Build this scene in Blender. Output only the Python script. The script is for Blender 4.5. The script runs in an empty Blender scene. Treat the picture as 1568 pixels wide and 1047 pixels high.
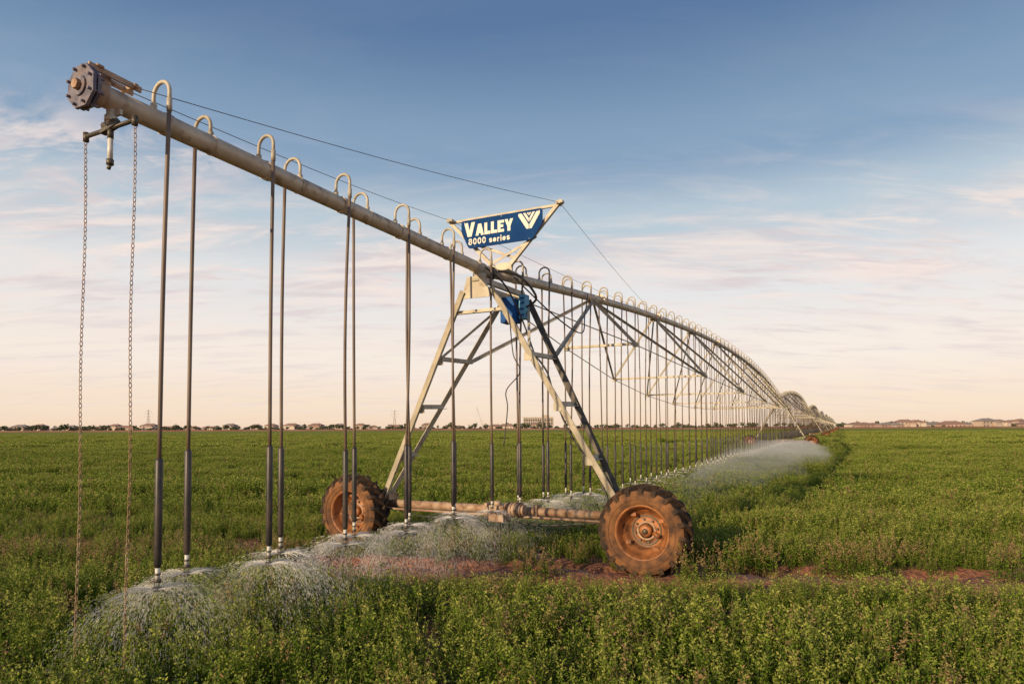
import bpy, math, random
from mathutils import Vector, Matrix, noise
R=random.Random(7)
scene=bpy.context.scene
COL=scene.collection
# ------------------------------------------------------------------ helpers
class MB:
    def __init__(s): s.v=[];s.f=[];s.m=[];s.sm=[]
    def face(s,idx,mat=0,smooth=False): s.f.append(idx);s.m.append(mat);s.sm.append(smooth)
    def tube(s,pts,r,seg=8,mat=0,caps=True,smooth=True):
        pts=[Vector(p) for p in pts]; n=len(pts)
        rs=r if isinstance(r,(list,tuple)) else [r]*n
        base=len(s.v); up=None
        for i,p in enumerate(pts):
            a=pts[max(i-1,0)];b=pts[min(i+1,n-1)]
            t=(b-a).normalized()
            if up is None:
                up=Vector((0,0,1)) if abs(t.z)<.9 else Vector((1,0,0))
            x=up.cross(t)
            if x.length<1e-4: x=Vector((1,0,0)).cross(t)
            x.normalize(); y=t.cross(x)
            for k in range(seg):
                th=2*math.pi*k/seg
                s.v.append(p+(x*math.cos(th)+y*math.sin(th))*rs[i])
            up=y
        for i in range(n-1):
            for k in range(seg):
                a=base+i*seg+k;b=base+i*seg+(k+1)%seg
                s.face((a,b,b+seg,a+seg),mat,smooth)
        if caps:
            s.face(tuple(base+k for k in reversed(range(seg))),mat)
            s.face(tuple(base+(n-1)*seg+k for k in range(seg)),mat)
    def beam(s,a,b,w,h,mat=0,up=(0,0,1)):
        a=Vector(a);b=Vector(b);t=(b-a).normalized();u=Vector(up)
        x=u.cross(t)
        if x.length<1e-3: x=Vector((1,0,0)).cross(t)
        x.normalize();y=t.cross(x)
        o=len(s.v)
        for p in (a,b):
            for sx,sy in ((-1,-1),(1,-1),(1,1),(-1,1)):
                s.v.append(p+x*(sx*w/2)+y*(sy*h/2))
        for f in ((0,3,2,1),(4,5,6,7),(0,1,5,4),(1,2,6,5),(2,3,7,6),(3,0,4,7)):
            s.face(tuple(o+i for i in f),mat)
    def angle(s,a,b,w,th=.01,mat=0,side=(1,0,0)):
        a=Vector(a);b=Vector(b);t=(b-a).normalized()
        x=Vector(side); x=(x-t*x.dot(t))
        if x.length<1e-3: x=Vector((0,1,0))-t*t.y
        x.normalize(); y=t.cross(x)
        for (u,vv) in ((x,y),(y,x)):
            o=len(s.v)
            lo=0 if u is x else th
            for p in (a,b):
                for (c,d) in ((lo,0),(w,0),(w,th),(lo,th)):
                    s.v.append(p+u*c+vv*d)
            for f in ((0,3,2,1),(4,5,6,7),(0,1,5,4),(1,2,6,5),(2,3,7,6),(3,0,4,7)):
                s.face(tuple(o+i for i in f),mat)
    def box(s,c,d,mat=0):
        cx,cy,cz=c;dx,dy,dz=(q/2 for q in d);o=len(s.v)
        for z in (-dz,dz):
            for x,y in ((-dx,-dy),(dx,-dy),(dx,dy),(-dx,dy)):
                s.v.append(Vector((cx+x,cy+y,cz+z)))
        for f in ((0,3,2,1),(4,5,6,7),(0,1,5,4),(1,2,6,5),(2,3,7,6),(3,0,4,7)):
            s.face(tuple(o+i for i in f),mat)
    def prism(s,poly,y0,y1,mat=0):
        o=len(s.v);n=len(poly)
        for y in (y0,y1):
            for (x,z) in poly: s.v.append(Vector((x,y,z)))
        s.face(tuple(o+i for i in range(n)),mat)
        s.face(tuple(o+n+i for i in reversed(range(n))),mat)
        for i in range(n):
            j=(i+1)%n
            s.face((o+j,o+i,o+n+i,o+n+j),mat)
    def lathe_y(s,prof,seg=48,mat=0,c=(0,0,0),smooth=True):
        o=len(s.v);n=len(prof)
        for k in range(seg):
            th=2*math.pi*k/seg
            for (r,y) in prof:
                s.v.append(Vector((c[0]+r*math.cos(th),c[1]+y,c[2]+r*math.sin(th))))
        for k in range(seg):
            k2=(k+1)%seg
            for i in range(n-1):
                s.face((o+k*n+i,o+k*n+i+1,o+k2*n+i+1,o+k2*n+i),mat,smooth)
    def obj(s,name,mats,parent=None,col=None,bevel=0):
        me=bpy.data.meshes.new(name)
        me.from_pydata([tuple(v) for v in s.v],[],s.f)
        for m in mats: me.materials.append(m)
        me.polygons.foreach_set('material_index',s.m)
        me.polygons.foreach_set('use_smooth',s.sm)
        me.update()
        o=bpy.data.objects.new(name,me);(col or COL).objects.link(o)
        if parent: o.parent=parent
        if bevel:
            b=o.modifiers.new('bevel','BEVEL');b.width=bevel;b.segments=2;b.limit_method='ANGLE'
        return o
def empty(name,loc=(0,0,0),rz=0,parent=None):
    e=bpy.data.objects.new(name,None);COL.objects.link(e);e.location=loc;e.rotation_euler=(0,0,rz)
    e.empty_display_size=.2
    if parent:e.parent=parent
    return e
def mat(name):
    m=bpy.data.materials.new(name);m.use_nodes=True;nt=m.node_tree
    return m,nt,nt.nodes['Principled BSDF']
def N(nt,t,**kw):
    n=nt.nodes.new(t)
    for k,v in kw.items(): setattr(n,k,v)
    return n
def ramp(node,stops):
    cr=node.color_ramp
    cr.elements[0].position=0;cr.elements[1].position=1
    cr.elements[0].color=(*stops[0][1],1);cr.elements[1].color=(*stops[-1][1],1)
    for p,c in stops[1:-1]:
        e=cr.elements.new(p);e.color=(*c,1)
def noisemat(name,c1,c2,scale=8,rough=.6,metal=0,lo=.4,hi=.6,bump=.0,c3=None,s3=2.0,lo3=.5,hi3=.7,stretch=None,detail=6,spec=.5):
    m,nt,b=mat(name);L=nt.links
    tc=N(nt,'ShaderNodeTexCoord');mp=N(nt,'ShaderNodeMapping');L.new(tc.outputs['Object'],mp.inputs[0])
    if stretch: mp.inputs['Scale'].default_value=stretch
    n=N(nt,'ShaderNodeTexNoise');n.inputs['Scale'].default_value=scale;n.inputs['Detail'].default_value=detail
    L.new(mp.outputs[0],n.inputs['Vector'])
    mr=N(nt,'ShaderNodeMapRange');mr.inputs[1].default_value=lo;mr.inputs[2].default_value=hi
    L.new(n.outputs['Fac'],mr.inputs[0])
    mx=N(nt,'ShaderNodeMix',data_type='RGBA');L.new(mr.outputs[0],mx.inputs['Factor'])
    mx.inputs[6].default_value=(*c1,1);mx.inputs[7].default_value=(*c2,1)
    out=mx.outputs[2]
    if c3:
        n3=N(nt,'ShaderNodeTexNoise');n3.inputs['Scale'].default_value=s3;n3.inputs['Detail'].default_value=8
        L.new(mp.outputs[0],n3.inputs['Vector'])
        m3=N(nt,'ShaderNodeMapRange');m3.inputs[1].default_value=lo3;m3.inputs[2].default_value=hi3
        L.new(n3.outputs['Fac'],m3.inputs[0])
        mx3=N(nt,'ShaderNodeMix',data_type='RGBA');L.new(m3.outputs[0],mx3.inputs['Factor'])
        L.new(out,mx3.inputs[6]);mx3.inputs[7].default_value=(*c3,1);out=mx3.outputs[2]
    L.new(out,b.inputs['Base Color'])
    b.inputs['Roughness'].default_value=rough;b.inputs['Metallic'].default_value=metal
    b.inputs['Specular IOR Level'].default_value=spec
    if bump:
        bp=N(nt,'ShaderNodeBump');bp.inputs['Strength'].default_value=bump;bp.inputs['Distance'].default_value=.02
        L.new(n.outputs['Fac'],bp.inputs['Height']);L.new(bp.outputs[0],b.inputs['Normal'])
    return m
# ------------------------------------------------------------------ camera
cam=bpy.data.cameras.new('camera');co=bpy.data.objects.new('camera',cam);COL.objects.link(co)
cam.sensor_width=36;cam.lens=36*1000/1568;cam.clip_end=8000;cam.shift_y=.060
co.matrix_world=Matrix.Translation((0,0,2))@Matrix.Rotation(math.radians(92.1),4,'X')@Matrix.Rotation(math.radians(-.26),4,'Z')
scene.camera=co
# ------------------------------------------------------------------ light
SUN_AZ=math.radians(224);SUN_EL=math.radians(17)
sd=Vector((math.sin(SUN_AZ)*math.cos(SUN_EL),math.cos(SUN_AZ)*math.cos(SUN_EL),math.sin(SUN_EL)))
sl=bpy.data.lights.new('sun','SUN');sl.energy=4.7;sl.angle=math.radians(.6);sl.color=(1,.76,.47)
so=bpy.data.objects.new('sun',sl);COL.objects.link(so);so.rotation_euler=sd.to_track_quat('Z','Y').to_euler()
w=bpy.data.worlds.new('World');scene.world=w;w.use_nodes=True;nt=w.node_tree;L=nt.links
bg=nt.nodes['Background'];bg.inputs['Strength'].default_value=.1
sky=N(nt,'ShaderNodeTexSky',sky_type='NISHITA',sun_disc=False,sun_elevation=SUN_EL,sun_rotation=SUN_AZ)
sky.air_density=1.0;sky.dust_density=1.2;sky.ozone_density=1.5
tc=N(nt,'ShaderNodeTexCoord');sp=N(nt,'ShaderNodeSeparateXYZ');L.new(tc.outputs['Generated'],sp.inputs[0])
hz=N(nt,'ShaderNodeValToRGB');L.new(sp.outputs['Z'],hz.inputs[0]);hz.color_ramp.interpolation='EASE'
ramp(hz,[(0,(1.0,.75,.55)),(.03,(1.0,.80,.63)),(.105,(1.0,.88,.78)),(.20,(.86,.84,.83)),(.29,(.54,.64,.71)),(.38,(.255,.38,.54)),(.55,(.105,.195,.365)),(1,(.05,.10,.24))])
sc=N(nt,'ShaderNodeVectorMath',operation='SCALE');sc.inputs['Scale'].default_value=10;L.new(hz.outputs[0],sc.inputs[0])
mx=N(nt,'ShaderNodeMix',data_type='RGBA');mx.inputs['Factor'].default_value=.9
L.new(sky.outputs[0],mx.inputs[6]);L.new(sc.outputs[0],mx.inputs[7])
ad=N(nt,'ShaderNodeMath',operation='ADD');ad.inputs[1].default_value=.12;L.new(sp.outputs['Z'],ad.inputs[0])
dx=N(nt,'ShaderNodeMath',operation='DIVIDE');L.new(sp.outputs['X'],dx.inputs[0]);L.new(ad.outputs[0],dx.inputs[1])
dy=N(nt,'ShaderNodeMath',operation='DIVIDE');L.new(sp.outputs['Y'],dy.inputs[0]);L.new(ad.outputs[0],dy.inputs[1])
cb=N(nt,'ShaderNodeCombineXYZ');L.new(dx.outputs[0],cb.inputs[0]);L.new(dy.outputs[0],cb.inputs[1])
def cloudlayer(loc,scl,lo,hi,s,rot=.08,dist=.6):
    mp=N(nt,'ShaderNodeMapping');mp.inputs['Scale'].default_value=scl;mp.inputs['Location'].default_value=loc;mp.inputs['Rotation'].default_value=(0,0,rot)
    L.new(cb.outputs[0],mp.inputs[0])
    cn=N(nt,'ShaderNodeTexNoise');cn.inputs['Scale'].default_value=s;cn.inputs['Detail'].default_value=10;cn.inputs['Roughness'].default_value=.62;cn.inputs['Distortion'].default_value=dist
    L.new(mp.outputs[0],cn.inputs['Vector'])
    cm=N(nt,'ShaderNodeMapRange',interpolation_type='SMOOTHSTEP');cm.inputs[1].default_value=lo;cm.inputs[2].default_value=hi;L.new(cn.outputs['Fac'],cm.inputs[0])
    return cm
def mul(a,b_,op='MULTIPLY'):
    m=N(nt,'ShaderNodeMath',operation=op);L.new(a,m.inputs[0])
    if isinstance(b_,float): m.inputs[1].default_value=b_
    else: L.new(b_,m.inputs[1])
    return m.outputs[0]
c1=cloudlayer((7.3,2.2,0),(.6,1.5,1),.45,.66,1.7)
c2=cloudlayer((1.3,5.1,0),(1.2,3.2,1),.46,.68,1.5)
ce=N(nt,'ShaderNodeValToRGB');L.new(sp.outputs['Z'],ce.inputs[0])
ramp(ce,[(p,(c,c,c)) for p,c in ((0,.15),(.12,.6),(.22,1.0),(.275,.8),(.33,.25),(.40,.03),(1,0))])
a1=mul(mul(c1.outputs[0],c2.outputs[0],'MAXIMUM'),ce.outputs[0])
c3=cloudlayer((4.2,.4,0),(1.5,2.6,1),.41,.62,1.5,rot=-.25,dist=.9)
ce3=N(nt,'ShaderNodeValToRGB');L.new(sp.outputs['Z'],ce3.inputs[0])
ramp(ce3,[(p,(c,c,c)) for p,c in ((0,0),(.24,.3),(.30,.9),(.35,.85),(.39,.15),(.43,0),(1,0))])
xm=N(nt,'ShaderNodeMapRange',interpolation_type='SMOOTHSTEP');xm.inputs[1].default_value=-.25;xm.inputs[2].default_value=-.50;L.new(sp.outputs['X'],xm.inputs[0])
a2=mul(mul(c3.outputs[0],ce3.outputs[0]),xm.outputs[0])
c4=cloudlayer((2.2,9.4,0),(.7,4.0,1),.42,.62,1.3,rot=.5)
ce4=N(nt,'ShaderNodeValToRGB');L.new(sp.outputs['Z'],ce4.inputs[0])
ramp(ce4,[(p,(c,c,c)) for p,c in ((0,0),(.245,0),(.268,.9),(.285,.5),(.31,0),(1,0))])
xm4=N(nt,'ShaderNodeMapRange',interpolation_type='SMOOTHSTEP');xm4.inputs[1].default_value=.50;xm4.inputs[2].default_value=.60;L.new(sp.outputs['X'],xm4.inputs[0])
a3=mul(mul(c4.outputs[0],ce4.outputs[0]),xm4.outputs[0])
cf=mul(mul(a1,a2,'MAXIMUM'),a3,'MAXIMUM')
sh=cloudlayer((5,5,0),(.8,2.6,1),.42,.62,2.2)
cc=N(nt,'ShaderNodeMix',data_type='RGBA');L.new(sh.outputs[0],cc.inputs['Factor']);cc.inputs[6].default_value=(9.2,7.9,7.3,1);cc.inputs[7].default_value=(7.2,6.3,6.4,1)
mc=N(nt,'ShaderNodeMix',data_type='RGBA');L.new(cf,mc.inputs['Factor']);L.new(mx.outputs[2],mc.inputs[6]);L.new(cc.outputs[2],mc.inputs[7])
L.new(mc.outputs[2],bg.inputs['Color'])
scene.view_settings.view_transform='Standard';scene.view_settings.look='None';scene.view_settings.exposure=0
# ------------------------------------------------------------------ materials
M_galv=noisemat('galvanised_pipe',(.50,.42,.31),(.64,.55,.42),scale=5,rough=.5,metal=.15,lo=.35,hi=.65,c3=(.24,.16,.09),s3=9,lo3=.53,hi3=.76,bump=.10)
M_steel=noisemat('galvanised_steel',(.42,.37,.285),(.55,.49,.385),scale=4,rough=.58,metal=.12,c3=(.24,.16,.10),s3=6,lo3=.57,hi3=.78,spec=.3)
M_dark=noisemat('dark_steel',(.07,.06,.05),(.13,.11,.08),scale=6,rough=.5,metal=.4)
M_hose=noisemat('hose_rubber',(.12,.082,.062),(.20,.14,.10),scale=3,rough=.5,stretch=(1,1,.6))
M_weight=noisemat('hose_weight',(.022,.02,.02),(.06,.045,.04),scale=7,rough=.45)
M_white=noisemat('nozzle_plastic',(.55,.52,.47),(.7,.66,.6),scale=20,rough=.4)
M_rust=noisemat('dusty_rust_steel',(.34,.20,.12),(.46,.33,.23),scale=7,rough=.65,metal=.1,c3=(.14,.07,.035),s3=10,lo3=.5,hi3=.75,bump=.1)
M_clay=noisemat('clay_covered_rubber',(.26,.12,.05),(.16,.075,.036),scale=4,rough=.85,c3=(.045,.030,.024),s3=7,lo3=.43,hi3=.68,bump=.3,spec=.25)
M_lug=noisemat('muddy_tread',(.033,.025,.02),(.07,.042,.026),scale=9,rough=.85,c3=(.17,.08,.035),s3=5,lo3=.54,hi3=.75,bump=.3,spec=.25)
M_rim=noisemat('clay_covered_rim',(.40,.155,.05),(.24,.095,.036),scale=5,rough=.55,metal=.1,c3=(.08,.038,.02),s3=9,lo3=.50,hi3=.70,bump=.15)
M_flange=noisemat('flange_paint',(.09,.085,.12),(.20,.175,.21),scale=18,rough=.6,c3=(.16,.10,.07),s3=9,lo3=.55,hi3=.75,bump=.1)
M_blue=noisemat('sign_blue',(.006,.042,.155),(.008,.052,.18),scale=3,rough=.75,spec=.10)
M_cream=noisemat('sign_cream',(.82,.80,.70),(.76,.74,.65),scale=8,rough=.7,spec=.2)
M_box=noisemat('box_blue',(.008,.07,.26),(.012,.10,.34),scale=5,rough=.6,spec=.2)
M_boxl=noisemat('box_light_blue',(.10,.34,.55),(.16,.42,.62),scale=9,rough=.5,spec=.2)
M_cable=noisemat('cable',(.03,.028,.025),(.05,.045,.04),rough=.5)
M_guy=noisemat('guy_cable',(.12,.10,.09),(.18,.15,.13),rough=.5,metal=.3)
# ------------------------------------------------------------------ irrigator
RZ=math.atan2(-.4515,.8923)
P0=Vector((-.36,10.12,0))
IRR=empty('irrigation_machine',P0,RZ)
SPAN=52.6;NSP=8;H0=4.42
def hz_(y):
    if y<=0: return H0-.012*y
    s=(y%SPAN)/SPAN
    return H0+1.32*4*s*(1-s)
PR=.083
pb=MB()
ys=[-6.0+.5*i for i in range(13)];
pb.tube([(0,y,hz_(y)) for y in ys if y<=0],PR,24)
for k in range(NSP):
    st=40 if k<2 else 20
    a=[(0,k*SPAN+SPAN*i/st,H0+1.32*4*(i/st)*(1-i/st)) for i in range(st+1)]
    pb.tube(a,PR,16 if k<2 else 8)
for y in [-5.45,-4.4,-3.35,-2.3,-1.2,-.35,.9]:
    pb.tube([(0,y-.03,hz_(y)),(0,y+.03,hz_(y))],PR+.008,20)
for y in [-5.02,-4.0,-2.9,-1.75]:
    pb.tube([(0,y-.008,hz_(y)),(0,y+.008,hz_(y))],PR+.005,20)
for k in range(2):
    for j in range(1,10):
        y=k*SPAN+j*SPAN/10
        pb.tube([(0,y-.02,hz_(y-.02)),(0,y+.02,hz_(y+.02))],PR+.05,14)
pb.obj('main_pipe',[M_galv],IRR)
fb=MB()
def ngon(r,n,rot=0): return [(r*math.cos(rot+2*math.pi*i/n),r*math.sin(rot+2*math.pi*i/n)) for i in range(n)]
zc=hz_(-6.1)
fb.prism([(x,z+zc) for x,z in ngon(.168,8,.39)],-6.125,-6.10,0)
fb.prism([(x,z+zc) for x,z in ngon(.160,8,.39)],-6.085,-6.06,0)
fb.tube([(0,-6.06,zc),(0,-5.98,zc)],.105,20,1)
fb.tube([(0,-6.14,zc),(0,-6.125,zc)],.075,14,0)
fb.tube([(0,-6.17,zc),(0,-6.14,zc)],.04,6,1)
for x,z in ngon(.138,8,.39):
    fb.tube([(x,-6.15,z+zc),(x,-6.03,z+zc)],.012,6,0)
fb.beam((-.05,-6.1,zc+.16),(-.05,-5.70,zc+.15),.02,.045,1)
fb.beam((.05,-6.1,zc+.16),(.05,-5.70,zc+.15),.02,.045,1)
fb.beam((-.09,-5.76,zc+.15),(.09,-5.76,zc+.15),.03,.03,1)
fb.beam((-.07,-6.02,zc+.18),(.07,-6.02,zc+.18),.05,.02,1)
fb.beam((0,-5.95,zc+.07),(0,-5.95,zc+.15),.08,.03,1)
fb.obj('end_flange',[M_flange,M_rust],IRR,bevel=.003)
db=MB();yb=-5.9;zb=hz_(yb)
db.tube([(0,yb,zb-.06),(0,yb,zb-.2)],.032,12,0)
db.tube([(0,yb,zb-.13),(0,yb,zb-.17)],.045,8,0)
db.tube([(-.31,yb,zb-.22),(.29,yb,zb-.22)],.017,10,1)
db.beam((-.08,yb+.03,zb-.1),(.08,yb+.03,zb-.1),.02,.04,0)
db.beam((-.10,yb,zb-.235),(.10,yb,zb-.20),.05,.03,1)
db.tube([(-.08,yb,zb-.19),(.08,yb,zb-.19)],.03,8,1)
db.tube([(.0,yb,zb-.22),(0,yb,zb-.30)],.022,10,1)
db.tube([(.0,yb,zb-.30),(0,yb,zb-.46)],.019,10,2)
db.tube([(.0,yb,zb-.46),(0,yb,zb-.50)],.026,10,1)
db.tube([(.0,yb,zb-.50),(-.02,yb,zb-.53)],.014,8,1)
for x in (-.31,.29): db.tube([(x,yb,zb-.19),(x,yb,zb-.26)],.022,8,1)
db.obj('drain_valve',[M_steel,M_dark,M_white],IRR)
def chain(name,x,y,z1,z0):
    b=MB();z=z1;i=0;lk=.034
    while z>z0:
        sx=.009;pts=[]
        sway=.012*math.sin(z*3+x*9)
        for k in range(9):
            th=2*math.pi*k/8
            a=math.cos(th)*sx;c=math.sin(th)*lk*.62
            pts.append((x+sway+(a if i%2 else a*.25),y+(a*.25 if i%2 else a),z+c))
        b.tube(pts,.003,4,0,caps=False)
        z-=lk;i+=1
    return b.obj(name,[M_rust],IRR)
chain('chain',-.31,yb,zb-.27,.25);chain('chain_b',.29,yb,zb-.27,.25)
gb=MB();hb=MB();wb=MB();nb=MB();nozz=[]
def drop(y,side,lod):
    h=hz_(y);off=.20*side
    seg=(10,6,4)[lod]
    jx=R.uniform(-.012,.012);jr=R.uniform(-.015,.02)
    pts=[(0,y,h+PR*.8),(0,y,h+.185+jr)]
    na=(12,6,4)[lod]
    for k in range(1,na+1):
        th=math.pi*k/na
        pts.append((off/2*(1-math.cos(th)),y+jx*k/na,h+.185+jr+.10*math.sin(th)))
    xe=off;ye=y+jx
    pts.append((xe,ye,h+.05))
    rr=(.0155,.0155,.019)[lod]
    gb.tube(pts,rr,seg,0)
    if lod==0:
        gb.tube([(0,y,h+PR-.01),(0,y,h+PR+.035)],.026,8,0)
        gb.tube([(xe,ye,h+.12),(xe,ye,h+.02)],.021,8,0)
    q=min(1,max(0,(y+1)/8)); zn=.78*(1-q)+.50*q + R.uniform(-.03,.03)
    bx=xe-.035*side+R.uniform(-.03,.02);by=ye+R.uniform(-.04,.04)
    bow=R.uniform(-.02,.02)
    zt=zn+1.0+R.uniform(-.04,.04)
    n=(9,4,2)[lod];hp=[]
    for k in range(n+1):
        f=k/n;e=math.sin(math.pi*f)*bow
        hp.append((xe+(bx-xe)*f+e,ye+(by-ye)*f+e,h+.05+(zt-h-.05)*f))
    hb.tube(hp,(.0165,.0145,.014)[lod],seg,0)
    wr=.029 if lod==0 else .026
    wb.tube([(bx,by,zt+.02),(bx,by,zt),(bx,by,zn+.17),(bx,by,zn+.14)],[.019,wr,wr,.019],seg,0)
    if lod==0:
        nb.tube([(bx,by,zn+.15),(bx,by,zn+.05)],.018,10,0)
        nb.tube([(bx,by,zn+.10),(bx,by,zn+.085)],.023,10,1)
        nb.tube([(bx,by,zn+.055),(bx,by,zn+.03)],.027,10,1)
        for a in (0,2.1,4.2):
            nb.tube([(bx+.02*math.cos(a),by+.02*math.sin(a),zn+.035),(bx+.02*math.cos(a),by+.02*math.sin(a),zn-.02)],.003,4,1)
        nb.tube([(bx,by,zn-.01),(bx,by,zn-.04)],[.034,.026],12,1)
    elif lod==1:
        nb.tube([(bx,by,zn+.15),(bx,by,zn+.03)],.015,6,0)
        nb.tube([(bx,by,zn+.03),(bx,by,zn-.03)],.026,6,1)
    nozz.append(Vector((bx,by,zn)))
y=-5.56;s=1
while y<SPAN*3-.4:
    if abs((y%SPAN))>.3 or y<0: 
        drop(y,s,0 if y<3 else (1 if y<30 else 2))
    y+=.53 if y<0 else .55
    s=-s
while y<SPAN*NSP:
    drop(y,s,2);y+=1.6;s=-s
gb.obj('goosenecks',[M_steel],IRR);hb.obj('drop_hoses',[M_hose],IRR);wb.obj('hose_weights',[M_weight],IRR);nb.obj('nozzles',[M_white,M_dark],IRR)
# ---- truss
tb=MB();NB=10
def trn(k,sp,side):
    s=k/NB;q=4*s*(1-s)
    return Vector((side*(.12+1.95*q),sp*SPAN+SPAN*s,H0-.12-1.33*q))
for sp in range(NSP):
    far=sp>1
    wth=.055 if not far else .06
    for k in range(1,NB):
        s=k/NB;j=Vector((0,sp*SPAN+SPAN*s-.5,hz_(sp*SPAN+SPAN*s-.5)-.06))
        l=trn(k,sp,-1);r_=trn(k,sp,1)
        for n_,sd_ in ((l,-1),(r_,1)):
            if far: tb.beam(j,n_,wth,wth)
            else: tb.angle(j,n_,wth,.008,side=(sd_,0,0))
        (tb.beam(l,r_,.05,.05) if far else tb.angle(l,r_,.055,.008,side=(0,1,0)))
        if not far:
            tb.box(tuple(j+Vector((0,0,-.03))),(.22,.32,.015))
            tb.box(tuple(j+Vector((0,0,-.00))),(.19,.02,.2))
            for n_ in (l,r_): tb.box(tuple(n_),(.10,.14,.09),0)
        for sd_ in (-1,1):
            n2=trn(k+1,sp,sd_)
            if k<NB-1:
                (tb.beam(j+Vector((0,.1,0)),n2,.045,.045) if far else tb.angle(j+Vector((0,.1,0)),n2,.045,.007,side=(sd_,0,0)))
    for sd_ in (-1,1):
        pts=[Vector((sd_*.15,sp*SPAN+.6,H0-.3))]+[trn(k,sp,sd_) for k in range(1,NB)]+[Vector((sd_*.15,(sp+1)*SPAN-.6,H0-.3))]
        tb.tube(pts,.011 if not far else .02,6)
tb.obj('truss',[M_steel],IRR)
def lerp(a,b,f): return Vector(a).lerp(Vector(b),f)
def tower_mesh():
    b=MB()
    for sx in (-1,1):
        foot_n=Vector((sx*2.04,.10,.80));foot_f=Vector((sx*2.04,.24,.80))
        top_n=Vector((sx*.20,-.34,4.06));top_f=Vector((sx*.20,.92,4.10))
        b.angle(foot_n,top_n,.10,.012,0,side=(sx,-.2,0))
        b.angle(foot_f,top_f,.10,.012,1 if sx>0 else 0,side=(sx,.2,0))  # right far leg gets the dark material: its shade is put into the colour
        for f in (.22,.46,.69):
            a=foot_n.lerp(top_n,f);c=foot_f.lerp(top_f,f)
            b.angle(a,c,.075,.01,0,side=(0,0,1))
            b.box(tuple(a),(.12,.012,.13),0)
        b.angle(foot_n.lerp(top_n,.69),foot_f.lerp(top_f,.98),.045,.008,0,side=(sx,0,0))
        b.box((sx*2.04,.17,.84),(.22,.26,.10),2)
        b.angle(foot_f.lerp(top_f,.69),Vector((sx*.05,4.6,hz_(4.7)-.12)),.055,.009,0,side=(0,0,1))
    for (f,ax) in ((.90,0),):
        a=Vector((-2.04,.10,.8)).lerp((-.20,-.34,4.06),f);c=Vector((2.04,.10,.8)).lerp((.20,-.34,4.06),f)
        b.angle(a,c,.06,.01,0,side=(0,0,1))
    b.prism([(-.25,3.95),(.25,3.95),(.15,4.28),(-.15,4.28)],-.40,-.385,0)
    b.prism([(-.25,3.95),(.25,3.95),(.15,4.30),(-.15,4.30)],.94,.955,0)
    b.beam((-.15,-.38,4.20),(-.15,.94,4.22),.06,.08,0);b.beam((.15,-.38,4.20),(.15,.94,4.22),.06,.08,0)
    b.tube([(0,-.28,4.15),(0,-.28,4.34)],.10,14,0);b.tube([(0,-.28,4.20),(0,-.28,4.24)],.14,14,0)
    b.tube([(0,-.42,H0),(0,-.2,H0)],.10,16,0)
    b.tube([(0,.0,H0),(0,.10,H0)],.11,14,1)
    b.tube([(-2.25,.15,.73),(2.25,.15,.73)],.065,14,2)
    b.beam((-2.3,.15,.64),(2.3,.15,.64),.10,.03,2)
    b.tube([(-2.3,-.0,.66),(2.3,-.0,.66)],.018,8,2)
    b.box((.18,0,.70),(.26,.26,.24),2)
    b.tube([(.31,-.02,.76),(.58,-.02,.76)],.105,16,2)
    b.tube([(.58,-.02,.76),(.62,-.02,.76)],.085,16,2)
    for q in (.36,.42,.48,.54): b.tube([(q-.008,-.02,.76),(q+.008,-.02,.76)],.118,16,2)
    b.tube([(-.05,-.02,.70),(.08,-.02,.70)],.08,14,2)
    b.tube([(.16,-.02,.81),(.16,-.02,.88)],.055,10,2)
    b.tube([(.2,-.02,.58),(.2,-.02,.05)],.014,6,1)
    b.box((-.1,.15,.73),(.05,.18,.2),2);b.box((.75,.15,.73),(.05,.18,.2),2)
    for sx in (-1,1):
        b.tube([(sx*2.49,-.12,.60),(sx*2.49,.24,.60)],.13,16,2)
        b.box((sx*2.40,.16,.66),(.36,.16,.22),2)
        b.tube([(sx*2.2,0,.66),(sx*2.4,0,.66)],.045,10,2)
    return b
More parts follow.
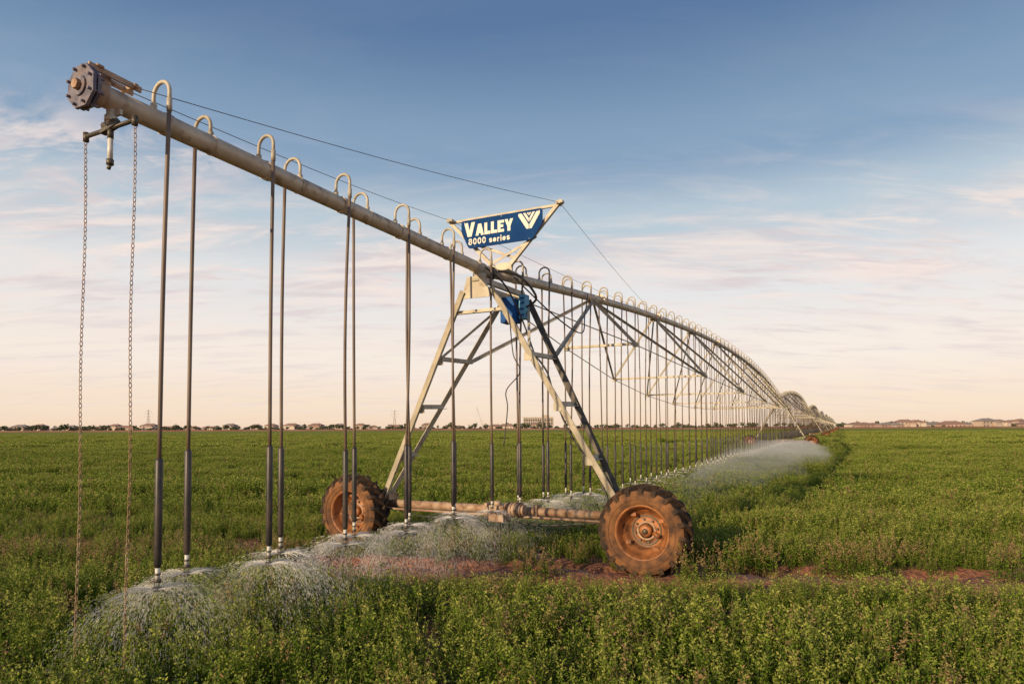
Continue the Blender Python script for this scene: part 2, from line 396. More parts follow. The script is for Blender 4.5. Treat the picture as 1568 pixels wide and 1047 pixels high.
def wheel_mesh():
    b=MB()
    side=[(.355,-.155),(.375,-.180),(.42,-.203),(.47,-.208),(.52,-.195),(.555,-.168)]
    b.lathe_y(side,64,0);b.lathe_y([(r,-y) for r,y in reversed(side)],64,0)
    b.lathe_y([(.555,-.168),(.568,-.10),(.573,0),(.568,.10),(.555,.168)],64,1)
    b.lathe_y([(.445,-.212),(.452,-.217),(.459,-.212)],64,0)
    nl=19
    for sgn in (-1,1):
        for i in range(nl):
            th0=2*math.pi*(i+(.5 if sgn>0 else 0))/nl
            secs=[]
            for f in (0,.35,.7,1.0):
                yy=sgn*(-.01+f*.215);th=th0+.26*f**.8
                ro=.632-.03*f*f-(.02 if f==1 else 0);ri=.555
                if f==1: ri=.505
                wd=.058
                secs.append([(th-wd,yy,ri),(th+wd,yy,ri),(th+wd*.72,yy,ro),(th-wd*.72,yy,ro)])
            o=len(b.v)
            for sec in secs:
                for th,yy,rr in sec: b.v.append(Vector((rr*math.cos(th),yy,rr*math.sin(th))))
            for q in range(3):
                for e in range(4):
                    a=o+q*4+e;c=o+q*4+(e+1)%4;b.face((a,c,c+4,a+4),1)
            b.face((o,o+3,o+2,o+1),1);b.face((o+12,o+13,o+14,o+15),1)
    rim=[(.335,.17),(.362,.165),(.345,.14),(.33,.10),(.325,.02),(.33,-.10),(.345,-.145),(.368,-.158),(.372,-.172),(.358,-.176),(.338,-.15),(.318,-.07),(.305,-.02),(.275,.0),(.262,.02),(.235,.07),(.215,.085),(.12,.075),(.105,.06),(.0,.06)]
    b.lathe_y(rim,48,2)
    for i in range(8):
        a=2*math.pi*i/8+.2;x,z=.155*math.cos(a),.155*math.sin(a)
        b.tube([(x,.08,z),(x,.05,z)],.015,6,3)
    for i in range(4):
        a=2*math.pi*i/4+.6;x,z=.27*math.cos(a),.27*math.sin(a)
        b.box((x,-.01,z),(.07,.03,.05),2)
    b.lathe_y([(.085,.06),(.085,.01),(.06,-.005),(0,-.005)],20,2)
    b.lathe_y([(.035,-.005),(.035,-.03),(0,-.03)],12,3)
    b.lathe_y([(.185,.082),(.193,.070),(.208,.084)],40,3)
    b.tube([(.10,.06,-.03),(.19,.03,-.07)],.03,8,2)
    return b
TM=tower_mesh();tob=TM.obj('tower_frame',[M_steel,M_dark,M_rust],IRR)
WM=wheel_mesh();w0=WM.obj('wheel',[M_clay,M_lug,M_rim,M_dark],IRR)
w0.location=(2.49,-.18,.60)
def dupe(o,name,loc,rot=(0,0,0)):
    d=bpy.data.objects.new(name,o.data);COL.objects.link(d);d.parent=IRR;d.location=loc;d.rotation_euler=rot;return d
dupe(w0,'wheel_b',(-2.49,-.18,.60),(0,.4,0))
for k in range(1,NSP+1):
    dupe(tob,'tower_frame_far',(0,k*SPAN,0))
    for sx in (-1,1): dupe(w0,'wheel_far',(sx*2.49,k*SPAN-.18,.60),(0,.3*k,0))
cb_=MB()
cb_.box((.02,.72,3.93),(.26,.24,.42),0);cb_.box((.02,.60,3.93),(.22,.012,.36),0)
cb_.box((.24,.78,3.98),(.12,.16,.40),1)
for z in (3.84,3.94,4.04,4.12): cb_.box((.245,.695,z),(.07,.01,.03),0)
cb_.obj('control_box',[M_box,M_boxl],IRR,bevel=.008)
kb=MB()
def hang(pts,r=.012):
    P=[Vector(p) for p in pts];out=[]
    for i in range(len(P)-1):
        p0=P[max(i-1,0)];p1=P[i];p2=P[i+1];p3=P[min(i+2,len(P)-1)]
        for k in range(6):
            t=k/6
            out.append(.5*((2*p1)+(p2-p0)*t+(2*p0-5*p1+4*p2-p3)*t*t+(-p0+3*p1-3*p2+p3)*t**3))
    out.append(P[-1]);kb.tube(out,r,6)
hang([(.02,.7,3.75),(.10,.65,3.2),(.25,.6,2.9),(.05,.5,2.6),(.12,.4,2.3),(.10,.3,1.7)],.009)
hang([(.1,.7,3.75),(.4,.6,3.3),(.75,.5,2.9),(.95,.35,2.5),(1.25,.25,1.9),(1.7,.2,1.3),(1.9,.15,.85)],.014)
hang([(.12,.1,4.45),(.35,.4,4.4),(.5,.7,4.1),(.25,.75,3.95)],.02)
hang([(.12,-.3,4.42),(.25,.1,4.2),(.35,.5,3.7),(.75,.4,2.8),(1.35,.3,1.9),(1.95,.2,1.0)],.014)
hang([(.15,.6,4.45),(.55,1.3,3.9),(.7,2.2,3.7),(.4,3.2,4.2),(.1,4.2,hz_(4.2)+.02)],.012)
hang([(-1.9,.1,.68),(-1.2,-.05,.57),(-.5,.0,.62),(.1,.0,.6),(.9,-.05,.56),(1.6,.0,.62),(2.2,.1,.66)],.011)
kb.obj('cables',[M_cable],IRR)
kb=MB()
for sx in (-1,1):
    for (a,b_) in (((sx*.05,-5.76,zc+.15),(sx*1.0,.5,5.52)),((sx*1.0,.5,5.52),(sx*.06,9.6,hz_(9.6)+.1))):
        pts=[lerp(a,b_,i/12)-Vector((0,0,.05*math.sin(math.pi*i/12))) for i in range(13)]
        kb.tube(pts,.0036,5)
kb.obj('guy_cables',[M_guy],IRR)
# ------------------------------------------------------------------ sign
SG=empty('sign',P0,RZ)
sb=MB();ysn=.5
for sx in (-1,1):
    yo=ysn+(.0 if sx>0 else .035)
    sb.angle((sx*.08,yo,4.56),(sx*1.02,yo,5.52),.055,.01,0,side=(0,1,0))
    sb.angle((sx*.58,yo+.02,5.06) ,(-sx*.22,yo+.02,4.72),.04,.008,0,side=(0,1,0))
    sb.box((sx*1.01,ysn,5.52),(.11,.09,.04),0)
    sb.tube([(sx*1.02,ysn-.05,5.52),(sx*1.02,ysn+.05,5.52)],.03,10,0)
sb.angle((-1.0,ysn+.06,5.49),(1.0,ysn+.06,5.49),.04,.008,0,side=(0,1,0))
sb.prism([(-.17,4.54),(.17,4.54),(.15,4.62),(.10,4.68),(-.10,4.68),(-.15,4.62)],ysn-.012,ysn-.002,0)
sb.box((0,ysn,4.52),(.36,.4,.02),0)
sb.obj('sign_frame',[M_steel],SG)
def rounded(poly,r=.045,n=5):
    out=[];m=len(poly)
    for i in range(m):
        p=Vector((*poly[i],0));a=Vector((*poly[i-1],0));c=Vector((*poly[(i+1)%m],0))
        u=(a-p).normalized();v=(c-p).normalized()
        s_=p+u*r;e_=p+v*r
        for k in range(n+1):
            t=k/n;q=s_*(1-t)**2+p*2*t*(1-t)+e_*t*t;out.append((q.x,q.y))
    return out
pan=MB();poly=rounded([(-.76,5.27),(-.62,4.98),(.55,4.98),(.73,5.22),(.73,5.46),(-.76,5.46)])
pan.prism(poly,ysn-.055,ysn-.04,0)
for x,z in ((-.7,5.43),(.68,5.43),(0,5.435),(-.5,5.0),(.5,5.0)): pan.tube([(x,ysn-.062,z),(x,ysn-.05,z)],.008,8,1)
pan.obj('sign_panel',[M_blue,M_steel],SG,bevel=.002)
GL={'V':(1.0,[(0,1),(.34,1),(.5,.42),(.66,1),(1,1),(.68,0),(.32,0)]),
 'A':(.92,[(0,0),(.28,1),(.64,1),(.92,0),(.60,0),(.55,.2),(.37,.2),(.32,0)]),
 'L':(.66,[(0,0),(0,1),(.32,1),(.32,.27),(.66,.27),(.66,0)]),
 'E':(.70,[(0,0),(0,1),(.70,1),(.70,.76),(.32,.76),(.32,.62),(.62,.62),(.62,.40),(.32,.40),(.32,.24),(.70,.24),(.70,0)]),
 'Y':(.92,[(0,1),(.34,1),(.46,.66),(.58,1),(.92,1),(.62,.38),(.62,0),(.30,0),(.30,.38)])}
ltb=MB()
x=-.70;h=.195;sx=.875;z=5.175
for ch,hh in [('V',1.22),('A',1),('L',1),('L',1),('E',1),('Y',1)]:
    wd,p=GL[ch];k_=hh if ch=='V' else 1
    pts=[(x+a*h*sx*k_,z+b_*h*hh) for a,b_ in p]
    ar=sum(pts[i][0]*pts[(i+1)%len(pts)][1]-pts[(i+1)%len(pts)][0]*pts[i][1] for i in range(len(pts)))
    if ar<0: pts.reverse()
    ltb.prism(pts,ysn-.062,ysn-.0555,0)
    x+=(wd*k_+.06)*h*sx
ltb.obj('lettering_name',[M_cream],SG)
def arc(cx,cy,rx,ry,a0,a1,n=12): return [(cx+rx*math.cos(math.radians(a0+(a1-a0)*i/n)),cy+ry*math.sin(math.radians(a0+(a1-a0)*i/n))) for i in range(n+1)]
ST={'8':(.62,[arc(.31,.73,.19,.19,0,360,14),arc(.31,.29,.22,.22,0,360,14)]),
 '0':(.62,[arc(.31,.5,.21,.42,0,360,16)]),
 's':(.50,[arc(.25,.42,.16,.14,30,270,8)[:-1]+arc(.25,.17,.17,.12,90,-150,8)]),
 'e':(.54,[[(.08,.30),(.44,.30)]+arc(.26,.30,.18,.23,0,320,14)]),
 'r':(.38,[[(.10,.0),(.10,.54)],[(.10,.32)]+arc(.28,.32,.18,.18,160,75,5)]),
 'i':(.22,[[(.11,0),(.11,.54)],[(.11,.74),(.11,.84)]]),' ':(.28,[])}
smb=MB();x=-.62;hs=.105
def stroke(pts,w,y0,y1):
    for i in range(len(pts)-1):
        a=Vector(pts[i]);b=Vector(pts[i+1]);d=(b-a)
        if d.length<1e-6: continue
        d.normalize();n=Vector((-d.y,d.x))*w/2;a2=a-d*w*.3;b2=b+d*w*.3
        P=[a2-n,b2-n,b2+n,a2+n]
        smb.prism([(p.x,p.y) for p in P],y0-.0001*(i%5),y1,0)
for ch in '8000 series':
    wd,ss=ST[ch]
    for s_ in ss:
        stroke([(x+a*hs*1.15,5.035+b_*hs) for a,b_ in s_],.0195,ysn-.0625,ysn-.0555)
    x+=wd*hs*1.15+.012
smb.obj('lettering_series',[M_cream],SG)
lb=MB();yl0,yl1=ysn-.062,ysn-.0555
for m_ in (-1,1):
    def q(pts):
        pts=[(m_*x+.50,z+5.22) for x,z in pts]
        if m_<0: pts=list(reversed(pts))
        lb.prism(pts,yl0,yl1,0)
    q([(.006,-.06),(.045,-.06),(.19,.165),(.19,.20),(.13,.20),(.006,.01)])
    q([(.006,.045),(.105,.20),(.062,.20),(.006,.11)])
    q([(.006,.145),(.038,.20),(.006,.20)])
lb.obj('lettering_emblem',[M_cream],SG)
# ------------------------------------------------------------------ field
def dirt_c(x): return 9.15-.10*x
gm,nt,b=mat('field_soil');L=nt.links
tc=N(nt,'ShaderNodeTexCoord')
n1=N(nt,'ShaderNodeTexNoise');n1.inputs['Scale'].default_value=1.3;n1.inputs['Detail'].default_value=10;L.new(tc.outputs['Object'],n1.inputs['Vector'])
n2=N(nt,'ShaderNodeTexNoise');n2.inputs['Scale'].default_value=14;n2.inputs['Detail'].default_value=8;L.new(tc.outputs['Object'],n2.inputs['Vector'])
mx=N(nt,'ShaderNodeMix',data_type='RGBA');L.new(n1.outputs[0],mx.inputs['Factor']);mx.inputs[6].default_value=(.22,.075,.038,1);mx.inputs[7].default_value=(.40,.18,.10,1)
mr=N(nt,'ShaderNodeMapRange');mr.inputs[1].default_value=.3;mr.inputs[2].default_value=.7;mr.inputs[3].default_value=.45;mr.inputs[4].default_value=1.25;L.new(n2.outputs['Fac'],mr.inputs[0])
vs_=N(nt,'ShaderNodeVectorMath',operation='SCALE');L.new(mx.outputs[2],vs_.inputs[0]);L.new(mr.outputs[0],vs_.inputs['Scale'])
L.new(vs_.outputs[0],b.inputs['Base Color'])
wet=N(nt,'ShaderNodeMapRange');wet.inputs[1].default_value=.52;wet.inputs[2].default_value=.6;wet.inputs[3].default_value=.9;wet.inputs[4].default_value=.3;L.new(n1.outputs[0],wet.inputs[0])
L.new(wet.outputs[0],b.inputs['Roughness'])
bp=N(nt,'ShaderNodeBump');bp.inputs['Strength'].default_value=1;bp.inputs['Distance'].default_value=.06;L.new(n2.outputs[0],bp.inputs['Height']);L.new(bp.outputs[0],b.inputs['Normal'])
g=MB()
xs=[-4000,-600,-100,-30]+[-12+.16*i for i in range(151)]+[30,100,600,4000]
ysg=[-400,-20,0,4]+[6+.1*i for i in range(61)]+[14,20,40,100,300,1000,5000]
for yy in ysg:
    for xx in xs:
        z=0
        if -12<xx<12.01 and 6<yy<11.99:
            d=abs(yy-dirt_c(xx))
            z=.06*noise.noise(Vector((xx*1.3,yy*1.3,0)))+.06*noise.noise(Vector((xx*4,yy*4,3)))+.03*noise.noise(Vector((xx*9,yy*9,3)))
            if d<.25: z-=.05*(1-d/.25)
            elif d<.8: z+=.07
        g.v.append(Vector((xx,yy,z)))
nx=len(xs)
for j in range(len(ysg)-1):
    for i in range(nx-1):
        a=j*nx+i;g.face((a,a+1,a+nx+1,a+nx),0,True)
g.obj('ground',[gm])
def leafmat(name,c1,c2,tr=.35):
    m,nt,b=mat(name);L=nt.links
    oi=N(nt,'ShaderNodeObjectInfo');mx=N(nt,'ShaderNodeMix',data_type='RGBA')
    L.new(oi.outputs['Random'],mx.inputs['Factor']);mx.inputs[6].default_value=(*c1,1);mx.inputs[7].default_value=(*c2,1)
    d=N(nt,'ShaderNodeBsdfDiffuse');L.new(mx.outputs[2],d.inputs[0])
    t=N(nt,'ShaderNodeBsdfTranslucent');L.new(mx.outputs[2],t.inputs[0])
    ms=N(nt,'ShaderNodeMixShader');ms.inputs[0].default_value=tr
    out=[n for n in nt.nodes if n.type=='OUTPUT_MATERIAL'][0]
    L.new(d.outputs[0],ms.inputs[1]);L.new(t.outputs[0],ms.inputs[2]);L.new(ms.outputs[0],out.inputs[0])
    return m
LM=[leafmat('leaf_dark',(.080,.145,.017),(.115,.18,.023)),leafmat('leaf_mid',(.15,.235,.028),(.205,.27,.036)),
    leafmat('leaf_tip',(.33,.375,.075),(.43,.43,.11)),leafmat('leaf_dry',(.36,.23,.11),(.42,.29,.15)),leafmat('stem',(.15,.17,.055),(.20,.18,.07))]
def clump(name,rad,nst,nlf,ls,h,col,dry=.05,tip=.6):
    b=MB();rr=R
    for _ in range(nst):
        a=rr.uniform(0,6.283);d=rad*math.sqrt(rr.random())
        x,y=d*math.cos(a),d*math.sin(a);H=h*rr.uniform(.6,1.2)
        lx,ly=rr.uniform(-.2,.2)*H,rr.uniform(-.2,.2)*H
        top=Vector((x+lx,y+ly,H));base=Vector((x,y,0));mid=Vector((x+lx*.35,y+ly*.35,H*.55))
        sw=.003*(ls/.03)
        o=len(b.v);px=Vector((sw,0,0))if rr.random()<.5 else Vector((0,sw,0))
        b.v+= [base-px,base+px,mid+px*.7,mid-px*.7,top+px*.3,top-px*.3]
        b.face((o,o+1,o+2,o+3),4);b.face((o+3,o+2,o+4,o+5),4)
        isdry=rr.random()<dry
        for i in range(nlf):
            f=rr.random()**.62
            p=base.lerp(mid,f/.55) if f<.55 else mid.lerp(top,(f-.55)/.45)
            p=p+Vector((rr.gauss(0,1),rr.gauss(0,1),rr.gauss(0,.6)))*ls*.58*(1.3-f*.95)
            d1=Vector((rr.gauss(0,1),rr.gauss(0,1),rr.gauss(.6,.6))).normalized()
            d2=d1.cross(Vector((rr.gauss(0,1),rr.gauss(0,1),rr.gauss(0,1)))).normalized()
            l=ls*rr.uniform(.6,1.15)*(1.15-.45*f);wd=l*.24
            o=len(b.v)
            b.v+=[p,p+d1*l*.5+d2*wd,p+d1*l,p+d1*l*.5-d2*wd]
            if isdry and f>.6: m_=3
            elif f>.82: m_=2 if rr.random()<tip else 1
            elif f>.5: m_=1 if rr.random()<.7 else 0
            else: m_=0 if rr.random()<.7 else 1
            b.face((o,o+1,o+2,o+3),m_)
    return b.obj(name,LM,None,col)
def src(name): return bpy.data.collections.new(name)
cn_=src('crop_plants_near');cm_=src('crop_plants_mid');cf_=src('crop_plants_far')
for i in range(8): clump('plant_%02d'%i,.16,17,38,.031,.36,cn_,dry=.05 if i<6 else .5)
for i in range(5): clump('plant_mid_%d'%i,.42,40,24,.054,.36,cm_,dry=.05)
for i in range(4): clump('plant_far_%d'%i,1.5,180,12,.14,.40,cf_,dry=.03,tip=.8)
def rowf(x,y):
    v=y+.10*x+.25*noise.noise(Vector((x*.12,y*.12,7)))
    r1=.5+.5*math.cos(v*2*math.pi/.95+.8*noise.noise(Vector((x*.25,y*.25,1))))
    r2=.5+.5*math.cos(v*2*math.pi/3.1+1.2)
    n=noise.noise(Vector((x*.35,v*.9,4)));n2=noise.noise(Vector((x*.045,v*.26,9)))
    return r1,n,n2,r2
def scatter(name,col,nvar,y0,y1,dens,sc0,parent,near=False,amp=1.0):
    P=[];RO=[];S=[];I=[]
    area=.92*(y1*y1-y0*y0)+4*(y1-y0)
    for _ in range(int(area*dens)):
        y=math.sqrt(R.uniform(y0*y0,y1*y1));hw=.92*y+2
        x=R.uniform(-hw,hw)
        r1,n,n2,r2=rowf(x,y)
        s=sc0*(.80+.22*r1*amp+.24*n+(.5 if y>10 else .25)*n2)*R.uniform(.82,1.18)
        if y>10.5:
            s*=.82+.3*r2
            if r2<.24 and R.random()<.62: continue
        ix=R.randrange(nvar)
        if near:
            ix=R.randrange(6) if R.random()<.92 else R.randrange(6,8)
            if y<8: s=max(s,.72)
            if y<7.5: s*=1.12
            fade=min(1,max(0,(x+3.2)/1.2));d=y-dirt_c(x)
            if r1<.3 and R.random()<(.22 if y<8 else .4): continue
            if abs(d)<1.2 and R.random()<.28: ix=R.randrange(6,8)
            if fade<1 and abs(d-.2)<.7 and R.random()<.45: ix=R.randrange(6,8)
            if fade>0:
                nd=.16*noise.noise(Vector((x*1.6,0,5)))+.12*noise.noise(Vector((x*5,0,8)))
                if -.98+nd<d<.30+nd:
                    if R.random()<fade*.93: continue
                    s*=.42
                elif -2.05<d<=-.6:
                    s*=1-fade*(.58-.53*min(1,(-d-.8)/1.25))
                elif .25<d<.5: s*=.7
        if (Vector((x,y))-Vector((1.86,8.85))).length<.36 : continue
        P.append((x,y,0));RO.append((R.uniform(-.08,.08),R.uniform(-.08,.08),R.uniform(0,6.28)));S.append(max(.3*sc0,s));I.append(ix)
    if near:
        for (x0,y0_) in ((4.55,8.65),(4.75,8.6),(4.4,8.7),(2.75,8.4),(2.3,8.25),(-5.2,9.9),(-4.6,9.7),(6.3,8.3),(3.4,8.9),(.3,8.4)):
            for _ in range(2):
                P.append((x0+R.uniform(-.15,.15),y0_+R.uniform(-.1,.1),0));RO.append((0,0,R.uniform(0,6)));S.append(R.uniform(1.0,1.45));I.append(R.randrange(6,8))
    me=bpy.data.meshes.new(name);me.from_pydata(P,[],[])
    a=me.attributes.new('rot','FLOAT_VECTOR','POINT');a.data.foreach_set('vector',[c for v in RO for c in v])
    a=me.attributes.new('scl','FLOAT','POINT');a.data.foreach_set('value',S)
    a=me.attributes.new('idx','INT','POINT');a.data.foreach_set('value',I)
    o=bpy.data.objects.new(name,me);COL.objects.link(o);o.parent=parent
    return inst(o,col)
def inst(o,col):
    ng=bpy.data.node_groups.new('scatter','GeometryNodeTree')
    ng.interface.new_socket('Geometry',in_out='INPUT',socket_type='NodeSocketGeometry')
    ng.interface.new_socket('Geometry',in_out='OUTPUT',socket_type='NodeSocketGeometry')
    gi=ng.nodes.new('NodeGroupInput');go=ng.nodes.new('NodeGroupOutput')
    ip=ng.nodes.new('GeometryNodeInstanceOnPoints');ci=ng.nodes.new('GeometryNodeCollectionInfo')
    ci.inputs['Collection'].default_value=col;ci.inputs['Separate Children'].default_value=True;ci.inputs['Reset Children'].default_value=True
    ng.links.new(gi.outputs[0],ip.inputs['Points']);ng.links.new(ci.outputs[0],ip.inputs['Instance'])
    ip.inputs['Pick Instance'].default_value=True
    def na(nm,dt,sock):
        a=ng.nodes.new('GeometryNodeInputNamedAttribute');a.data_type=dt;a.inputs['Name'].default_value=nm
        out=next(q for q in a.outputs if q.enabled and q.name=='Attribute')
        ng.links.new(out,ip.inputs[sock])
    na('rot','FLOAT_VECTOR','Rotation');na('scl','FLOAT','Scale');na('idx','INT','Instance Index')
    ng.links.new(ip.outputs[0],go.inputs[0])
    m=o.modifiers.new('scatter','NODES');m.node_group=ng
    return o
CF=empty('crop_field')
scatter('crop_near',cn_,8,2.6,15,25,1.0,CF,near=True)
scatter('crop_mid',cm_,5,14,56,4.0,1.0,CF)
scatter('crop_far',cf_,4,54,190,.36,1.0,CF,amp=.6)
cmn,nt,b=mat('crop_canopy');L=nt.links
tc=N(nt,'ShaderNodeTexCoord');mp=N(nt,'ShaderNodeMapping');mp.inputs['Scale'].default_value=(.02,.12,1);L.new(tc.outputs['Object'],mp.inputs[0])
n1=N(nt,'ShaderNodeTexNoise');n1.inputs['Scale'].default_value=3;n1.inputs['Detail'].default_value=8;L.new(mp.outputs[0],n1.inputs['Vector'])
mx=N(nt,'ShaderNodeMix',data_type='RGBA');L.new(n1.outputs[0],mx.inputs['Factor']);mx.inputs[6].default_value=(.17,.20,.05,1);mx.inputs[7].default_value=(.30,.31,.085,1)
L.new(mx.outputs[2],b.inputs['Base Color']);b.inputs['Roughness'].default_value=1;b.inputs['Specular IOR Level'].default_value=0
cp=MB();cp.v+=[Vector((-900,185,.26)),Vector((900,185,.26)),Vector((900,430,.30)),Vector((-900,430,.30))];cp.face((0,1,2,3))
cp.obj('crop_canopy',[cmn],CF)
# ------------------------------------------------------------------ water spray
wm,nt,b=mat('water_droplets');L=nt.links
out=[n for n in nt.nodes if n.type=='OUTPUT_MATERIAL'][0]
df=N(nt,'ShaderNodeBsdfDiffuse');df.inputs[0].default_value=(.9,.88,.85,1)
tl=N(nt,'ShaderNodeBsdfTranslucent');tl.inputs[0].default_value=(.9,.88,.85,1)
m1=N(nt,'ShaderNodeMixShader');m1.inputs[0].default_value=.5;L.new(df.outputs[0],m1.inputs[1]);L.new(tl.outputs[0],m1.inputs[2]);L.new(m1.outputs[0],out.inputs[0])
WS=empty('water_spray',P0,RZ)
csp=src('spray_variants')
def spray(name,ns,width,nd,col):
    b=MB()
    for i in range(ns):
        a=R.uniform(0,6.283);v=R.gauss(1.65,.28) if R.random()<.75 else R.uniform(.8,2.8);vz=R.gauss(.45,.10)
        vx=R.uniform(.6,1.3)
        for k in range(nd):
            t=R.random()**1.6*.46;dt=R.uniform(.004,.013)
            def pt(t): 
                rr=.03+v*t*(1-.45*t)
                return Vector((rr*math.cos(a),rr*math.sin(a),-.02+vz*t-4.4*t*t))
            p=pt(t);q=pt(t+dt)
            if p.z<-.72: continue
            jt=Vector((R.gauss(0,1),R.gauss(0,1),R.gauss(0,1)))*.07*t*t*4
            p+=jt;q+=jt;o=len(b.v);wd=width*R.uniform(.5,1.3)*vx
            for r_ in (p,q):
                for e in range(3):
                    th=e*2.094;b.v.append(r_+Vector((math.cos(th)*wd*.7,math.sin(th)*wd*.7,wd*math.sin(th+1))))
            for e in range(3):
                f=(e+1)%3;b.face((o+e,o+f,o+3+f,o+3+e))
    return b.obj(name,[wm],None,col)
for i in range(3): spray('spray_%d'%i,210,.00095,38,csp)
csf=src('spray_variants_far')
for i in range(2): spray('spray_far_%d'%i,60,.0028,8,csf)
def spts(name,pts,col,nv,rad=1.0):
    me=bpy.data.meshes.new(name);me.from_pydata([tuple(p) for p in pts],[],[])
    n=len(pts)
    a=me.attributes.new('rot','FLOAT_VECTOR','POINT');a.data.foreach_set('vector',[c for _ in range(n) for c in (0,0,R.uniform(0,6.28))])
    a=me.attributes.new('scl','FLOAT','POINT');a.data.foreach_set('value',[rad*R.uniform(.85,1.1) for _ in range(n)])
    a=me.attributes.new('idx','INT','POINT');a.data.foreach_set('value',[R.randrange(nv) for _ in range(n)])
    o=bpy.data.objects.new(name,me);COL.objects.link(o);o.parent=WS;inst(o,col)
spts('spray_jets',[p for p in nozz if p.y<5],csp,3)
spts('spray_jets_far',[p for p in nozz if 5<=p.y<90],csf,2,.9)
def volmat(name,d):
    vm=bpy.data.materials.new(name);vm.use_nodes=True;nt=vm.node_tree;nt.nodes.clear()
    o_=nt.nodes.new('ShaderNodeOutputMaterial');vs=nt.nodes.new('ShaderNodeVolumeScatter');vs.inputs['Color'].default_value=(.97,.97,.97,1);vs.inputs['Density'].default_value=d;vs.inputs['Anisotropy'].default_value=-.1
    nt.links.new(vs.outputs[0],o_.inputs['Volume']);return vm
vm=volmat('spray_mist',.062)
def mist(name,y0,y1,rx,rz,x0,n,dens_mat,seedz=0):
    b=MB();seg=20
    for i in range(n+1):
        f=i/n;e=min(1,f*2.6)**.8*min(1,(1-f)*1.6)**.8 if 0<f<1 else .02
        yy=y0+(y1-y0)*f
        for k in range(seg):
            th=2*math.pi*k/seg
            q=1+.38*noise.noise(Vector((math.cos(th)*1.3,yy*.32,math.sin(th)*1.3+seedz)))+.12*noise.noise(Vector((math.cos(th)*3,yy*1.1,math.sin(th)*3+seedz)))
            b.v.append(Vector((x0+rx*e*q*math.cos(th),yy,max(.06,.2+rz*e*q*math.sin(th)))))
    for i in range(n):
        for k in range(seg):
            a=i*seg+k;c=i*seg+(k+1)%seg;b.face((a,a+seg,c+seg,c),0,True)
    b.face(tuple(range(seg)));b.face(tuple(n*seg+k for k in reversed(range(seg))))
    return b.obj(name,[dens_mat],WS)
mist('mist',2,72,3.0,1.05,1.6,100,vm)
# ------------------------------------------------------------------ background
M_wall=[noisemat('stucco_tan',(.48,.38,.30),(.42,.33,.26),scale=.5,rough=.9),noisemat('stucco_cream',(.58,.49,.41),(.53,.44,.37),scale=.5,rough=.9),noisemat('stucco_rose',(.42,.29,.23),(.38,.26,.21),scale=.5,rough=.9)]
M_roof=[noisemat('roof_tile',(.30,.18,.14),(.36,.22,.17),scale=1,rough=.9),noisemat('roof_grey',(.26,.22,.20),(.32,.27,.24),scale=1,rough=.9)]
M_win=noisemat('window_glass',(.07,.08,.09),(.10,.11,.12),scale=1,rough=.2)
M_trim=noisemat('trim',(.5,.45,.38),(.6,.55,.48),scale=1,rough=.7)
def house_mesh(w_,d,h,rh,v):
    b=MB();b.box((0,0,h/2),(w_,d,h),0)
    e=.6
    o=len(b.v);ins=d/2
    b.v+=[Vector(q) for q in ((-w_/2-e,-d/2-e,h),(w_/2+e,-d/2-e,h),(w_/2+e,d/2+e,h),(-w_/2-e,d/2+e,h),(-w_/2+ins*.8,0,h+rh),(w_/2-ins*.8,0,h+rh))]
    for f in ((0,1,5,4),(2,3,4,5),(1,2,5),(3,0,4),(3,2,1,0)): b.face(tuple(o+i for i in f),1)
    if v%2==0:
        b.box((w_*.28,-d/2-1.5,h*.42),(w_*.35,3,h*.84),0)
        o=len(b.v);x0=w_*.1;x1=w_*.46;yf=-d/2-3.4;zt=h*.84
        b.v+=[Vector(q) for q in ((x0,yf,zt),(x1,yf,zt),(x1,-d/2+.5,zt),(x0,-d/2+.5,zt),((x0+x1)/2,yf+1.5,zt+1.7),((x0+x1)/2,-d/2+.5,zt+1.7))]
        for f in ((0,1,4),(1,2,5,4),(3,0,4,5)): b.face(tuple(o+i for i in f),1)
        b.box((w_*.28,-d/2-3.02,1.1),(w_*.25,.06,2.2),3)
    n=int(w_/3.2)
    for i in range(n):
        x=-w_/2+w_*(i+.5)/n
        for z in ([1.6,4.4] if h>5 else [1.6]):
            if v%2==0 and x>w_*.08 and z<3: continue
            b.box((x,-d/2-.02,z),(1.2,.06,1.2),2)
    b.box((-w_*.02,-d/2-.03,1.05),(1.0,.08,2.1),3)
    b.box((w_*.2,.5,h+rh*.8),(.8,.8,rh*.8),0)
    return b
HM=[]
for v,(w_,d,h,rh) in enumerate([(16,11,3.2,2.4),(20,12,3.4,2.8),(14,11,5.8,2.4),(24,12,3.2,2.2),(17,12,5.6,2.6)]):
    HM.append((house_mesh(w_,d,h,rh,v),v))
hme={}
def add_house(x,y,v,wc,rc,sc=1):
    key=(v,wc,rc)
    if key not in hme:
        o=HM[v][0].obj('house',[M_wall[wc],M_roof[rc],M_win,M_trim]);hme[key]=o.data
    else:
        o=bpy.data.objects.new('house',hme[key]);COL.objects.link(o)
    o.location=(x,y,0);o.rotation_euler=(0,0,R.uniform(-.25,.25));o.scale=(sc,sc,sc)
for (u0,u1,n,yy) in ((-.80,-.42,13,760),(-.42,-.06,11,800),(-.05,.06,3,780),(.52,.82,17,620),(.83,1.2,9,640),(-1.2,-.83,9,760)):
    for i in range(n):
        y=yy+R.uniform(-40,70);u=u0+(u1-u0)*(i+R.uniform(.1,.9))/n
        add_house(u*y,y,R.randrange(5),R.randrange(3),R.choice((0,0,0,1)),R.uniform(.85,1.05))
tl=MB()
TLM=[leafmat('tree_leaf_dark',(.085,.095,.06),(.09,.10,.06),.15),leafmat('tree_leaf_light',(.13,.14,.08),(.14,.15,.09),.15),noisemat('bark',(.08,.06,.04),(.12,.09,.06),rough=.9)]  # leaf colours lightened, painting distance haze into the treeline
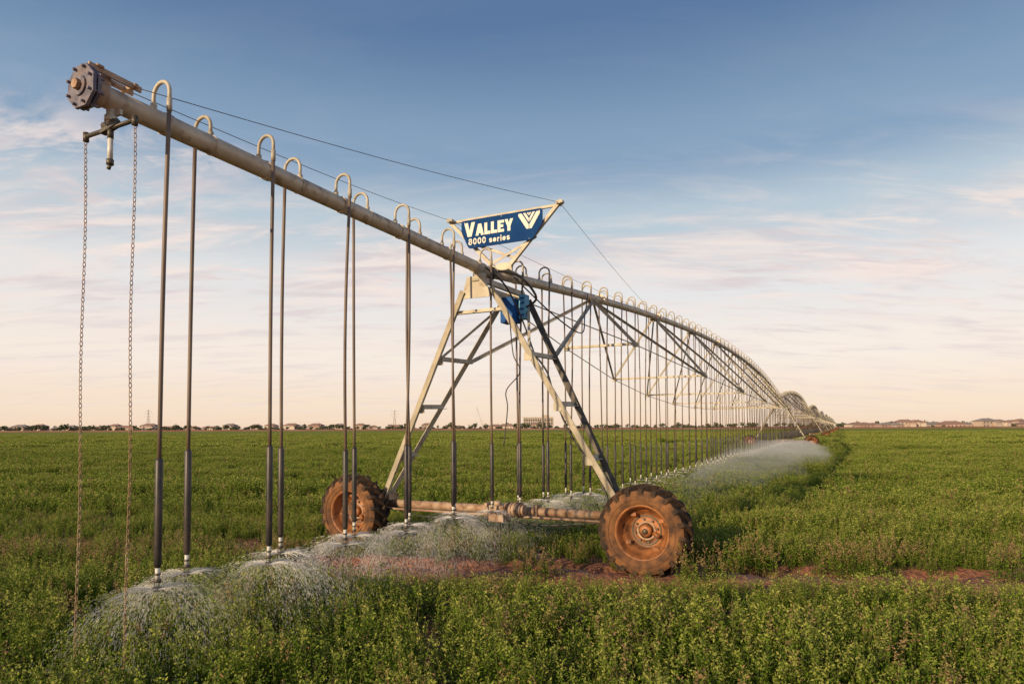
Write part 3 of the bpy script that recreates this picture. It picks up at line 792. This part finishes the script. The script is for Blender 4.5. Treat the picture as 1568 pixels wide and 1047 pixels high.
def dtree(x,y,h,r):
    tl.tube([(x,y,0),(x+.2,y,h*.35),(x+.1,y,h*.6)],[.3,.2,.1],5,2)
    for k in range(3):
        a=R.uniform(0,6.28);tl.tube([(x+.2,y,h*.35),(x+math.cos(a)*r*.6,y+math.sin(a)*r*.6,h*.7)],[.15,.06],4,2)
    ctr=[(x+R.uniform(-.5,.5)*r,y+R.uniform(-.5,.5)*r,h*R.uniform(.5,.82),r*R.uniform(.4,.65)) for _ in range(5)]
    for cx,cy,cz,cr_ in ctr:
        for _ in range(14):
            d1=Vector((R.gauss(0,1),R.gauss(0,1),R.gauss(0,1))).normalized()
            p=Vector((cx,cy,cz))+d1*cr_*R.uniform(.5,1)
            e1=Vector((R.gauss(0,1),R.gauss(0,1),R.gauss(0,1))).normalized();e2=e1.cross(d1).normalized()
            s_=cr_*.42;o=len(tl.v)
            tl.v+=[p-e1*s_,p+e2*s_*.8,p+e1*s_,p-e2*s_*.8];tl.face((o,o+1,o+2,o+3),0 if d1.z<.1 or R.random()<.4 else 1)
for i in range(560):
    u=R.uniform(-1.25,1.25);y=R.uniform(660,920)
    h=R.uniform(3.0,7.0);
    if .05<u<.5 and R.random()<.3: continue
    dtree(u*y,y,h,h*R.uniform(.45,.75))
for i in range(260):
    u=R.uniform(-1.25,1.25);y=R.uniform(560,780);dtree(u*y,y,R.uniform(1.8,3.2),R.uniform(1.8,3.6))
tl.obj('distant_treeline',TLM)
M_dirt=noisemat('dirt_red',(.32,.16,.10),(.40,.22,.14),scale=.05,rough=1,spec=0)
dbk=MB();dbk.v+=[Vector(q) for q in ((-1500,428,.05),(1500,428,.05),(1500,434,1.3),(-1500,434,1.3),(1500,446,1.3),(-1500,446,1.3),(1500,600,.1),(-1500,600,.1))]
dbk.face((0,1,2,3));dbk.face((3,2,4,5));dbk.face((5,4,6,7));dbk.obj('dirt_embankment',[M_dirt])
ob=MB();ob.box((0,0,7.5),(40,18,15),0);ob.box((0,0,15.3),(41,19,.6),1)
for i in range(13):
    for f in range(3):
        ob.box((-18+3*i,-9.03,3+4.3*f),(1.7,.1,2.6),2)
for i in range(14): ob.box((-19.5+3*i,-9.2,7.5),(.5,.4,15),1)
ob.box((10,2,17),(10,8,3),0)
o=ob.obj('office_building',[M_wall[0],M_trim,M_win]);o.location=(.04*880,880,0)
M_py=noisemat('pylon_steel',(.45,.40,.38),(.5,.45,.42),rough=.6)
def pylon(x,y,h):
    b=MB()
    for sx in(-1,1):
        for sy in(-1,1):
            b.beam((sx*3.4,sy*3.4,0),(sx*.9,sy*.9,h*.62),.34,.34);b.beam((sx*.9,sy*.9,h*.62),(sx*.5,sy*.5,h),.28,.28)
    for i in range(6):
        z0=h*.1*i;z1=z0+h*.1;w0_=3.4-2.5*(z0/(h*.62));w1=3.4-2.5*(z1/(h*.62))
        for sy in(-1,1):
            b.beam((-w0_,sy*w0_,z0),(w1,sy*w1,z1),.18,.18);b.beam((w0_,sy*w0_,z0),(-w1,sy*w1,z1),.18,.18)
    for z,l in ((h*.66,6.5),(h*.79,8.0),(h*.92,5.5)):
        b.beam((-l,0,z),(l,0,z),.35,.35);b.beam((-l,0,z),(0,0,z+1.8),.2,.2);b.beam((l,0,z),(0,0,z+1.8),.2,.2)
        for sx in (-1,1): b.tube([(sx*l,0,z),(sx*l,0,z-1.6)],.16,5)
    o=b.obj('power_pylon',[M_py]);o.location=(x,y,0)
pylon(-.557*1150,1150,36);pylon(-.18*1200,1200,35)
cbm=MB();cbm.beam((0,0,0),(0,0,8),2.2,2.2);cbm.box((-1,0,2),(7,3,3));cbm.beam((0,0,4),(-9,0,33),.7,.7);cbm.beam((-9,0,33),(4,0,7),.2,.2);cbm.tube([(-9,0,33),(-9,0,18)],.12,5)
o=cbm.obj('crane',[M_py]);o.location=(-.045*1000,1000,0)
